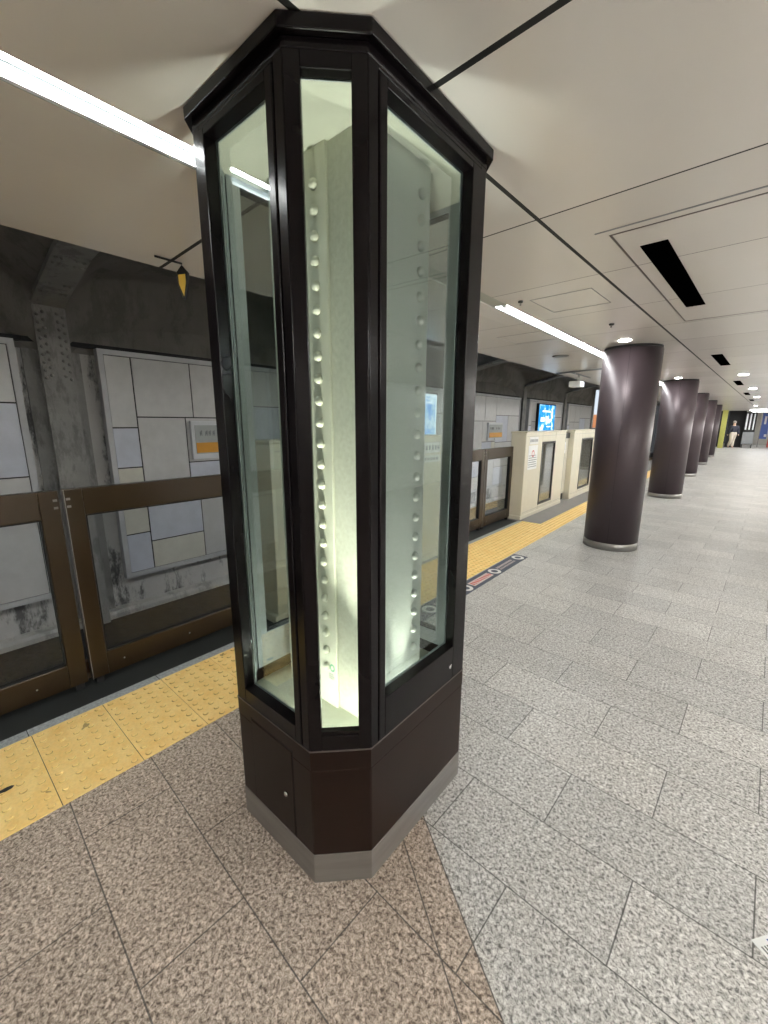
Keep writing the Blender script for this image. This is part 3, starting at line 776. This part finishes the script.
# ------------------------------------------------------------------ round columns
def column(x, y, label):
    t = thing('round_column', label, 'column', (x, y, 0), 'row of round clad columns along the platform')
    b_ = bm_new(); lathe(b_, [(.300, .085), (.300, 2.325)], (x, y, 0), 96); part('shaft', b_, 'column', t)
    b_ = bm_new(); lathe(b_, [(.304, 0), (.304, .086), (.299, .088)], (x, y, 0), 96); part('base_ring', b_, 'steel', t)
    b_ = bm_new(); lathe(b_, [(.294, 2.325), (.294, CEIL)], (x, y, 0), 64); part('shadow_gap', b_, 'dark', t)
    b_ = bm_new()
    for a_ in (math.radians(-84), math.radians(96), math.radians(6), math.radians(186)):
        cx, cy = x + .3 * math.cos(a_), y + .3 * math.sin(a_)
        lathe(b_, [(.0016, .09), (.0016, 2.32)], (cx, cy, 0), 6)
    part('panel_joint', b_, 'seam', t)
    return t
CY = [5.68, 10.40, 15.1, 19.8, 24.5]
CLB = ['nearest and largest dark round column with a steel base ring', 'second dark round column from the camera', 'third dark round column from the camera',
       'fourth dark round column from the camera, largely hidden by the third', 'last and smallest of the dark round columns']
for k, y in enumerate(CY): column(-1.09 if k == 0 else (-1.08 if k == 1 else -1.16), y, CLB[k])

# ------------------------------------------------------------------ ceiling lights
def downlight(x, y, r, label, st='disc', grp='round ceiling downlights'):
    t = thing('downlight', label, 'ceiling light', (x, y, CEIL), grp)
    b_ = bm_new(); lathe(b_, [(r, -.004), (r * .98, -.0045)], (x, y, CEIL), 20); part('lamp_disc', b_, st, t)
    b_ = bm_new()
    seg = 20
    for k in range(seg):
        t0, t1 = 2 * PI * k / seg, 2 * PI * (k + 1) / seg
        quad(b_, [(x + q * math.cos(t_), y + q * math.sin(t_), CEIL - .006) for q, t_ in ((r * 1.2, t0), (r * 1.2, t1), (r, t1), (r, t0))])
    part('trim_ring', b_, 'white', t)
    return t
ordn = ['nearest', 'second', 'third', 'fourth', 'last']
for k, y in enumerate(CY):
    downlight(-1.07 if k < 2 else -1.14, y - .56, .055, 'small round ceiling light in front of the %s round column' % ordn[k])
for k, (x, y) in enumerate(((-.13, 9.9), (.04, 13.86), (.19, 18.2), (.29, 26.8))):
    downlight(x, y, .07, ['nearest small', 'second nearest small', 'third nearest small', 'farthest small'][k] + ' round ceiling light right of the column row')
t = thing('oval_light', 'broad white oval ceiling light at the far right end of the hall', 'ceiling light', (.75, 34, CEIL))
b_ = bm_new(); lathe(b_, [(.62, -.033), (.58, -.05)], (.75, 33.8, CEIL), 24); part('diffuser', b_, 'farlamp', t)
b_ = bm_new(); lathe(b_, [(.64, -.002), (.64, -.032)], (.75, 33.8, CEIL), 24); part('housing', b_, 'white', t)

def strip_light(x0, x1, y0, y1, label, ntube=2, group='recessed strip lights in the ceiling trough', lamp='trough'):
    t = thing('strip_light', label, 'ceiling light', ((x0 + x1) / 2, y0, CEIL), group)
    b_ = bm_new(); d = .045; x0 += .002; x1 -= .002
    quad(b_, [(x0, y0, CEIL + d), (x1, y0, CEIL + d), (x1, y1, CEIL + d), (x0, y1, CEIL + d)])
    quad(b_, [(x0, y0, CEIL), (x0, y0, CEIL + d), (x0, y1, CEIL + d), (x0, y1, CEIL)])
    quad(b_, [(x1, y0, CEIL), (x1, y0, CEIL + d), (x1, y1, CEIL + d), (x1, y1, CEIL)])
    part('reflector', b_, 'reflector', t)
    b_ = bm_new(); box(b_, x0, x0 + .016, y0, y1, CEIL + .001, CEIL + .012); part('rim', b_, 'white', t)
    n_ = ntube; L = (y1 - y0) / n_
    for k in range(n_):
        b_ = bm_new(); xx = x1 - .028; tube(b_, (xx, y0 + L * k + .012, CEIL + .016), (xx, y0 + L * (k + 1) - .012, CEIL + .016), .012, 10)
        part('lamp_tube', b_, lamp, t)
        b_ = bm_new(); box(b_, xx - .012, xx + .012, y0 + L * k + .001, y0 + L * k + .022, CEIL - .004, CEIL + .044); part('lamp_holder', b_, 'white', t)
    return t
TX0, TX1 = -1.562, -1.447
strip_light(TX0, TX1, -2.2, .14, 'strip light in the ceiling trough above the left picture edge', 1)
strip_light(TX0, TX1, .14, 1.95, 'long bright strip light running behind the top of the display case', 1)
b_ = bm_new(); box(b_, TX0, TX1, 1.95, 3.10, CEIL + .008, CEIL + .03); tag(obj('trough_cover', b_, 'greycream'), 'unlit cover plate in the light trough between the two lit stretches', 'cover plate')
for k in range(17):
    y0 = 3.10 + 1.9 * k
    strip_light(TX0, TX1, y0, y0 + 1.9, ['strip light starting right of the display case', 'second strip light ending at the top of the nearest round column'][k] if k < 2 else 'strip light farther along the trough, hidden behind the round columns')
# lights over the hall side to the right, outside the frame
for k in range(8):
    y0 = (-5.9, -1.7, 2.0, 8.9, 12.8, 17.5, 22.5, 27.5)[k]; LN = (.9, 3.4, 2.5, 3.6, 3.6, 3.6, 3.6, 3.6)[k]
    t = thing('hall_light', 'ceiling strip light over the right side of the hall, out of the picture', 'ceiling light', (3.0, y0, CEIL), 'hall strip lights')
    b_ = bm_new(); tube(b_, (3.0, y0 + .2, CEIL), (3.0, y0 + .2, 2.25), .006); tube(b_, (3.0, y0 + LN - .2, CEIL), (3.0, y0 + LN - .2, 2.25), .006); box(b_, 2.99, 3.01, y0, y0 + LN, 2.245, 2.255); part('hanger', b_, 'white', t)
    b_ = bm_new(); tube(b_, (2.96, y0 + .03, 2.24), (2.96, y0 + LN - .03, 2.24), .018); tube(b_, (3.04, y0 + .03, 2.24), (3.04, y0 + LN - .03, 2.24), .018); part('lamp_tubes', b_, 'tube', t)

# ------------------------------------------------------------------ ceiling vents, hatches, small fittings
def rotA(x, y):      # grid A coordinates (u, v) to world
    c, s_ = math.cos(TH), math.sin(TH); return (x * c + y * s_, -x * s_ + y * c)
def A_box(bm, u0, u1, v0, v1, z0, z1, mi=0):
    pts = [rotA(u0, v0), rotA(u1, v0), rotA(u1, v1), rotA(u0, v1)]; prism(bm, pts, z0, z1, mi)
def vent(u, v0, v1, label):
    wx = rotA(u, v0); t = thing('ceiling_vent', label, 'air vent', (*wx, CEIL), 'long black ceiling vents')
    b_ = bm_new(); A_box(b_, u, u + .115, v0, v1, CEIL - .003, CEIL); part('slot', b_, 'void', t)
    for k in range(4):
        b_ = bm_new(); uu = u + .0115 + k * .025; A_box(b_, uu, uu + .004, v0 + .004, v1 - .004, CEIL - .006, CEIL - .003); part('louvre', b_, 'void', t)
vl = ['nearest and largest black ceiling vent inside a panel outline', 'second black ceiling vent along the hall', 'third black ceiling vent along the hall', 'fourth tiny black ceiling vent', 'last tiny black ceiling vent before the hall end']
for k in range(5): vent(-.612 - (.08 + .03 * k if k else 0), 2.50 + 4.32 * k, 2.50 + 4.32 * k + (1.46 if k == 0 else 1.32), vl[k])
def hatch(u0, u1, v0, v1, w, label, double=False):
    t = thing('ceiling_hatch', label, 'ceiling hatch', (*rotA(u0, v0), CEIL), None)
    b_ = bm_new(); z0 = CEIL - .0015
    A_box(b_, u0, u0 + w, v0, v1, z0, CEIL); A_box(b_, u0, u1, v0, v0 + w, z0, CEIL); A_box(b_, u1 - w, u1, v0, v1, z0, CEIL); A_box(b_, u0, u1, v1 - w, v1, z0, CEIL)
    part('outline', b_, 'greyink' if not double else 'edge', t)
    if double:
        b_ = bm_new(); A_box(b_, u0 - .045, u1, v0 - .062, v0 - .050, z0, CEIL); part('seam', b_, 'greyink', t)
hatch(-.690, 1.0, 2.27, 4.49, .010, 'large panel outline in the ceiling around the nearest vent', True)
hatch(-1.40, -.99, 3.02, 3.46, .005, 'small square ceiling hatch between the strip light and the dark joint')
hatch(-2.2, -1.75, 4.05, 4.5, .004, 'small ceiling hatch left of the strip light near the track')
def dot(x, y, r, label, nm='sprinkler_head', cat='sprinkler'):
    t = thing(nm, label, cat, (x, y, CEIL))
    b_ = bm_new(); lathe(b_, [(r, 0), (r * .9, -.012), (r * .5, -.014)], (x, y, CEIL), 16); part('rosette', b_, 'darkframe', t)
    b_ = bm_new(); lathe(b_, [(r * .3, -.012), (r * .35, -.03), (r * .1, -.032)], (x, y, CEIL), 10); part('nozzle', b_, 'steel', t)
dot(-1.0, 4.22, .022, 'small dark ceiling sprinkler just above the nearest round column')
dot(-1.33, 3.05, .018, 'small dark ceiling fitting beside the square hatch')
t = thing('ceiling_speaker', 'flat dark oval fitting in the ceiling left of the strip light', 'speaker', (-1.92, 5.75, CEIL))
b_ = bm_new(); lathe(b_, [(.09, 0), (.09, -.008), (.07, -.01)], (-1.92, 5.75, CEIL), 20); part('grille', b_, 'greyink', t)
b_ = bm_new(); lathe(b_, [(.10, 0), (.10, -.005)], (-1.92, 5.75, CEIL), 20); part('rim', b_, 'edge', t)

# white hanging box over the track edge
t = thing('hanging_monitor', 'white box hung from the ceiling over the platform edge left of the nearest round column', 'camera box', (-2.35, 8.05, CEIL))
b_ = bm_new(); tube(b_, (-2.34, 8.02, 2.22), (-2.34, 8.02, CEIL), .018); part('hanger', b_, 'steel', t)
b_ = bm_new(); box(b_, -2.46, -2.26, 7.9, 8.12, 2.13, 2.23); part('box_body', b_, 'white', t, .015)
b_ = bm_new(); box(b_, -2.262, -2.255, 7.92, 8.10, 2.14, 2.22); part('front_lamp', b_, 'screenwhite', t)
t = thing('ceiling_pipe', 'thin grey conduit crossing the ceiling edge near the hanging white box', 'conduit', (-2.3, 7.0, CEIL))
b_ = bm_new(); tube(b_, (-2.55, 7.5, CEIL - .02), (-1.75, 7.3, CEIL - .02), .012); tube(b_, (-2.3, 7.45, CEIL - .02), (-2.3, 8.6, CEIL - .02), .012); part('pipe', b_, 'greyink', t)
# stop marker pendant
t = thing('stop_marker', 'small yellow and black wedge marker hanging from the ceiling edge left of the display case', 'marker', (-2.45, 1.15, CEIL))
b_ = bm_new(); tube(b_, (-2.445, 1.03, CEIL - .008), (-2.445, 1.17, CEIL - .008), .0055); part('bracket', b_, 'blacktape', t)
def wedge(y0, y1, pts, nm, mat):
    b_ = bm_new(); c_, s_ = math.cos(.75), math.sin(.75)
    vs = [[b_.verts.new((-2.448 + a_ * c_ + yy * s_, 1.172 + a_ * s_ - yy * c_, z_)) for a_, z_ in pts] for yy in (y0, y1)]
    k = len(pts)
    for i in range(k): b_.faces.new((vs[0][i], vs[0][(i + 1) % k], vs[1][(i + 1) % k], vs[1][i]))
    b_.faces.new(vs[0]); b_.faces.new(vs[1][::-1]); return part(nm, b_, mat, t)
wedge(-.010, .010, [(-.028, 2.30), (.0, 2.335), (.030, 2.30), (.024, 2.24), (.004, 2.165), (-.006, 2.165), (-.028, 2.24)], 'marker_plate', 'blacktape')
wedge(.0105, .0125, [(-.021, 2.285), (.016, 2.29), (.016, 2.25), (.001, 2.178), (-.021, 2.24)], 'yellow_face', 'yellowpaint')

# ------------------------------------------------------------------ floor tape and sticker
t = thing('floor_tape', 'dark queue marker strip with white rings stuck on the floor beside the yellow paving', 'floor tape', (-1.755, 3.8, 0))
b_ = bm_new(); box(b_, -1.845, -1.675, 2.30, 4.52, .0002, .0016); part('strip', b_, 'navy', t)
def ring_bm(cx, cy, r0, r1, z):
    b_ = bm_new()
    for k in range(28):
        t0, t1 = 2 * PI * k / 28, 2 * PI * (k + 1) / 28
        quad(b_, [(cx + r * math.cos(a_), cy + r * math.sin(a_), z) for r, a_ in ((r1, t0), (r1, t1), (r0, t1), (r0, t0))])
    return b_
for k in range(4): part('ring', ring_bm(-1.757, 4.42 - .59 * k, .036, .068, .0026), 'whitetape', t)
for k in range(3):
    y0 = 4.42 - .59 * (k + 1) + .10; y1 = 4.42 - .59 * k - .10
    if k == 1:
        b_ = bm_new(); box(b_, -1.80, -1.715, y0, y1, .0016, .0024); part('text_plate', b_, 'pinktape', t)
        b_ = bm_new(); yy = y0 + .02
        while yy < y1 - .03: box(b_, -1.783, -1.733, yy, yy + .022, .0024, .0029); yy += .042
        part('lettering', b_, 'red', t)
    else:
        b_ = bm_new(); yy = y0
        while yy < y1 - .03:
            box(b_, -1.795, -1.765, yy, yy + .018, .0016, .0024); box(b_, -1.75, -1.725, yy, yy + .014, .0016, .0024); yy += .034
        part('lettering', b_, 'pinktape', t)
t = thing('floor_sticker', 'white floor sticker with blue print cut off at the right picture edge', 'sticker', (.31, 1.42, 0))
rot = Matrix.Translation((.315, 1.41, 0)) @ Matrix.Rotation(math.radians(-38), 4, 'Z')
b_ = bm_new(); box(b_, -.075, .075, -.045, .045, .0002, .0016, 0, rot); part('sheet', b_, 'paper', t)
b_ = bm_new()
for k in range(12):
    t0, t1 = PI * k / 12, PI * (k + 1) / 12
    quad(b_, [tuple(rot @ Vector((-.035 + r * math.cos(a_), .0 + r * math.sin(a_), .0024))) for r, a_ in ((.032, t0), (.032, t1), (.022, t1), (.022, t0))])
part('blue_arc', b_, 'blue', t)
b_ = bm_new()
for k in range(3): box(b_, -.055, .0 - .01 * k, -.015 - .01 * k, -.010 - .01 * k, .0016, .0024, 0, rot)
part('print', b_, 'greyink', t)
# scuff on the yellow tiles
b_ = bm_new()
for (cx, cy, a_) in ((-2.12, .075, .3),):
    pts = [(cx + r * math.cos(k), cy + r2 * math.sin(k)) for k, r, r2 in [(2 * PI * i / 8, .012, .026) for i in range(8)]]
    prism(b_, pts, .0079, .0092)
tag(obj('dark_leaf', b_, 'blacktape'), 'dark scrap of litter on the yellow tiles at the left picture edge', 'litter')

# ------------------------------------------------------------------ far end of the hall
bm = bm_new(); box(bm, -2.6, -1.0, 36.0, 36.2, 0, CEIL); box(bm, -.82, .02, 36.0, 36.2, 0, CEIL)
struct('wall_end', bm, 'dark', 'dark wall closing the hall at the far end', 'wall')
bm = bm_new(); box(bm, 0.02, XR, 41.5, 41.7, 0, CEIL + .3)
struct('wall_far', bm, 'wallpale', 'pale wall in the passage beyond the hall', 'wall')
bm = bm_new(); box(bm, 0.02, XR, YMAX, 41.7, CEIL + .05, CEIL + .1)
struct('ceiling_far', bm, 'wallpale', 'pale ceiling of the passage beyond the hall', 'ceiling')
bm = bm_new(); box(bm, -1.12, -.86, 34.2, 34.5, 0, CEIL)
tag(obj('yellow_pillar', bm, 'greentinted', bevel=.01), 'slim bright yellow pillar beyond the last round column', 'pillar')
t = thing('passage_light', 'ceiling strip light in the passage beyond the far end', 'ceiling light', (1.2, 39, CEIL))
b_ = bm_new(); box(b_, .3, 3.2, 38.6, 38.9, CEIL - .02, CEIL + .01); part('diffuser', b_, 'farlamp', t)
b_ = bm_new(); box(b_, .28, 3.22, 38.58, 38.92, CEIL + .01, CEIL + .049); part('housing', b_, 'white', t)
t = thing('information_stand', 'dark grey stand with pale lit upright panels at the far end', 'stand', (.3, 35.6, 0))
b_ = bm_new(); box(b_, .0, .56, 35.5, 35.8, .25, 1.0); part('cabinet', b_, 'greyink', t, .01)
for xx in (.03, .49):
    b_ = bm_new(); box(b_, xx, xx + .05, 35.52, 35.78, 0, .25); part('leg', b_, 'dark', t)
b_ = bm_new(); box(b_, .0, .56, 35.6, 35.72, 1.0, 2.25); part('back_board', b_, 'dark', t)
for xx, w_ in ((.06, .08), (.24, .07), (.42, .06)):
    b_ = bm_new(); box(b_, xx, xx + w_, 35.585, 35.6, 1.15, 2.15); part('pale_panel', b_, 'signwhite', t)
t = thing('blue_banner', 'blue hanging banner with white marks at the right end of the hall', 'banner', (1.0, 37.2, 0))
b_ = bm_new(); box(b_, .86, 1.22, 37.2, 37.22, .55, 2.2); part('cloth', b_, 'blue', t)
b_ = bm_new(); box(b_, .98, 1.08, 37.19, 37.2, 1.5, 2.0); box(b_, 1.08, 1.2, 37.19, 37.2, .68, .85); part('white_marks', b_, 'signwhite', t)
b_ = bm_new(); box(b_, .84, 1.24, 37.18, 37.24, 2.2, 2.24); part('rod', b_, 'steel', t)
b_ = bm_new(); box(b_, .82, .86, 37.16, 37.26, 0, 2.26); part('post', b_, 'steel', t)
t = thing('vending_machine', 'dark red machine with white lit front at the far right picture edge', 'machine', (1.6, 37.5, 0))
b_ = bm_new(); box(b_, 1.32, 2.1, 37.5, 38.1, 0, 1.85); part('cabinet', b_, 'red', t, .02)
b_ = bm_new(); box(b_, 1.37, 2.04, 37.49, 37.5, .95, 1.7); part('lit_front', b_, 'screenwhite', t)

# person at the far end, walking away
def skin_fig(name, verts, edges, mat, parent, sub=1):
    me = bpy.data.meshes.new(name); me.from_pydata([v[:3] for v in verts], edges, []); me.materials.append(M[mat])
    o = bpy.data.objects.new(name, me); C.objects.link(o); o.parent = parent
    s = o.modifiers.new('skin', 'SKIN'); s.use_smooth_shade = True
    for i, v in enumerate(verts):
        d = me.skin_vertices[0].data[i]; d.radius = (v[3], v[4] if len(v) > 4 else v[3]); d.use_root = (i == 0)
    if sub: m_ = o.modifiers.new('sub', 'SUBSURF'); m_.levels = sub; m_.render_levels = sub
    return o
person = thing('person', 'person in a dark jacket and beige trousers walking at the far end of the hall', 'person', (-.45, 34.6, 0))
person.rotation_euler = (0, 0, .5)
V_ = [(0, 0, .90, .14, .10), (0, 0, 1.10, .13, .10), (0, .01, 1.32, .16, .10), (0, .01, 1.42, .06, .05), (0, .02, 1.50, .07, .08), (0, .02, 1.60, .075, .085),
      (.19, 0, 1.34, .05, .05), (.24, .03, 1.08, .042, .042), (.25, -.08, .86, .034, .034), (.25, -.12, .78, .03, .02),
      (-.19, 0, 1.34, .05, .05), (-.24, -.03, 1.08, .042, .042), (-.25, .08, .86, .034, .034), (-.25, .12, .78, .03, .02),
      (.09, 0, .84, .09, .09), (.10, .12, .48, .06, .06), (.10, .08, .09, .04, .04), (.10, -.06, .04, .035, .03),
      (-.09, 0, .84, .09, .09), (-.10, -.08, .48, .06, .06), (-.10, .16, .12, .04, .04), (-.10, .06, .04, .035, .03)]
E_ = [(0, 1), (1, 2), (2, 3), (3, 4), (4, 5), (2, 6), (6, 7), (7, 8), (8, 9), (2, 10), (10, 11), (11, 12), (12, 13), (0, 14), (14, 15), (15, 16), (16, 17), (0, 18), (18, 19), (19, 20), (20, 21)]
body = skin_fig('body', V_, E_, 'skin', person)
grow = lambda idx, g: [(*V_[i][:3], V_[i][3] + g, V_[i][4] + g) for i in idx]
skin_fig('jacket', grow([0, 1, 2, 6, 7, 8, 10, 11, 12], .045), [(0, 1), (1, 2), (2, 3), (3, 4), (4, 5), (2, 6), (6, 7), (7, 8)], 'jacket', person)
skin_fig('trousers', [(0, 0, .95, .18, .17), (0, 0, 1.10, .16, .14)] + grow([14, 15, 16, 18, 19, 20], .035), [(0, 1), (0, 2), (2, 3), (3, 4), (0, 5), (5, 6), (6, 7)], 'trouser', person)
b_ = bm_new(); lathe(b_, [(.082, 1.56), (.092, 1.60), (.085, 1.66), (.05, 1.70), (.01, 1.71)], (0, .025, 0), 14)
h = obj('hair', b_, 'hair', person)

# ------------------------------------------------------------------ world, camera
w = bpy.data.worlds.new('World'); bpy.context.scene.world = w; w.use_nodes = True
w.node_tree.nodes['Background'].inputs[0].default_value = (.5, .52, .55, 1); w.node_tree.nodes['Background'].inputs[1].default_value = .05

f, hy, vb, roll, H = 413.0, 423.0, 744.0, .0031, 1.5
pt = math.atan2(512 - hy, f)
fw = Vector((0, math.cos(pt), -math.sin(pt))); up = Vector((0, math.sin(pt), math.cos(pt))); rt = Vector((1, 0, 0))
d = fw * f + rt * (vb - 384) + up * (512 - hy); a = math.atan2(d.x, d.y)
Rz = Matrix.Rotation(a, 3, 'Z')
fw, up, rt = Rz @ fw, Rz @ up, Rz @ rt
c, s = math.cos(roll), math.sin(roll)
rt, up = c * rt + s * up, -s * rt + c * up
cam = bpy.data.cameras.new('Camera'); co = bpy.data.objects.new('Camera', cam); C.objects.link(co)
m = Matrix.Identity(4)
for i in range(3): m[i][0], m[i][1], m[i][2] = rt[i], up[i], -fw[i]
m.translation = (0, 0, H); co.matrix_world = m
cam.sensor_fit = 'HORIZONTAL'; cam.sensor_width = 36; cam.lens = f / 768 * 36; cam.clip_start = .02; cam.clip_end = 200
sc = bpy.context.scene; sc.camera = co
sc.view_settings.view_transform = 'Standard'; sc.view_settings.look = 'None'; sc.view_settings.gamma = 1; sc.view_settings.use_curve_mapping = False
sc.view_settings.exposure = 1.12
sc.cycles.max_bounces = 12; sc.cycles.transparent_max_bounces = 24; sc.cycles.diffuse_bounces = 5; sc.cycles.glossy_bounces = 5
sc.cycles.sample_clamp_indirect = 8
sc.cycles.caustics_reflective = False; sc.cycles.caustics_refractive = False
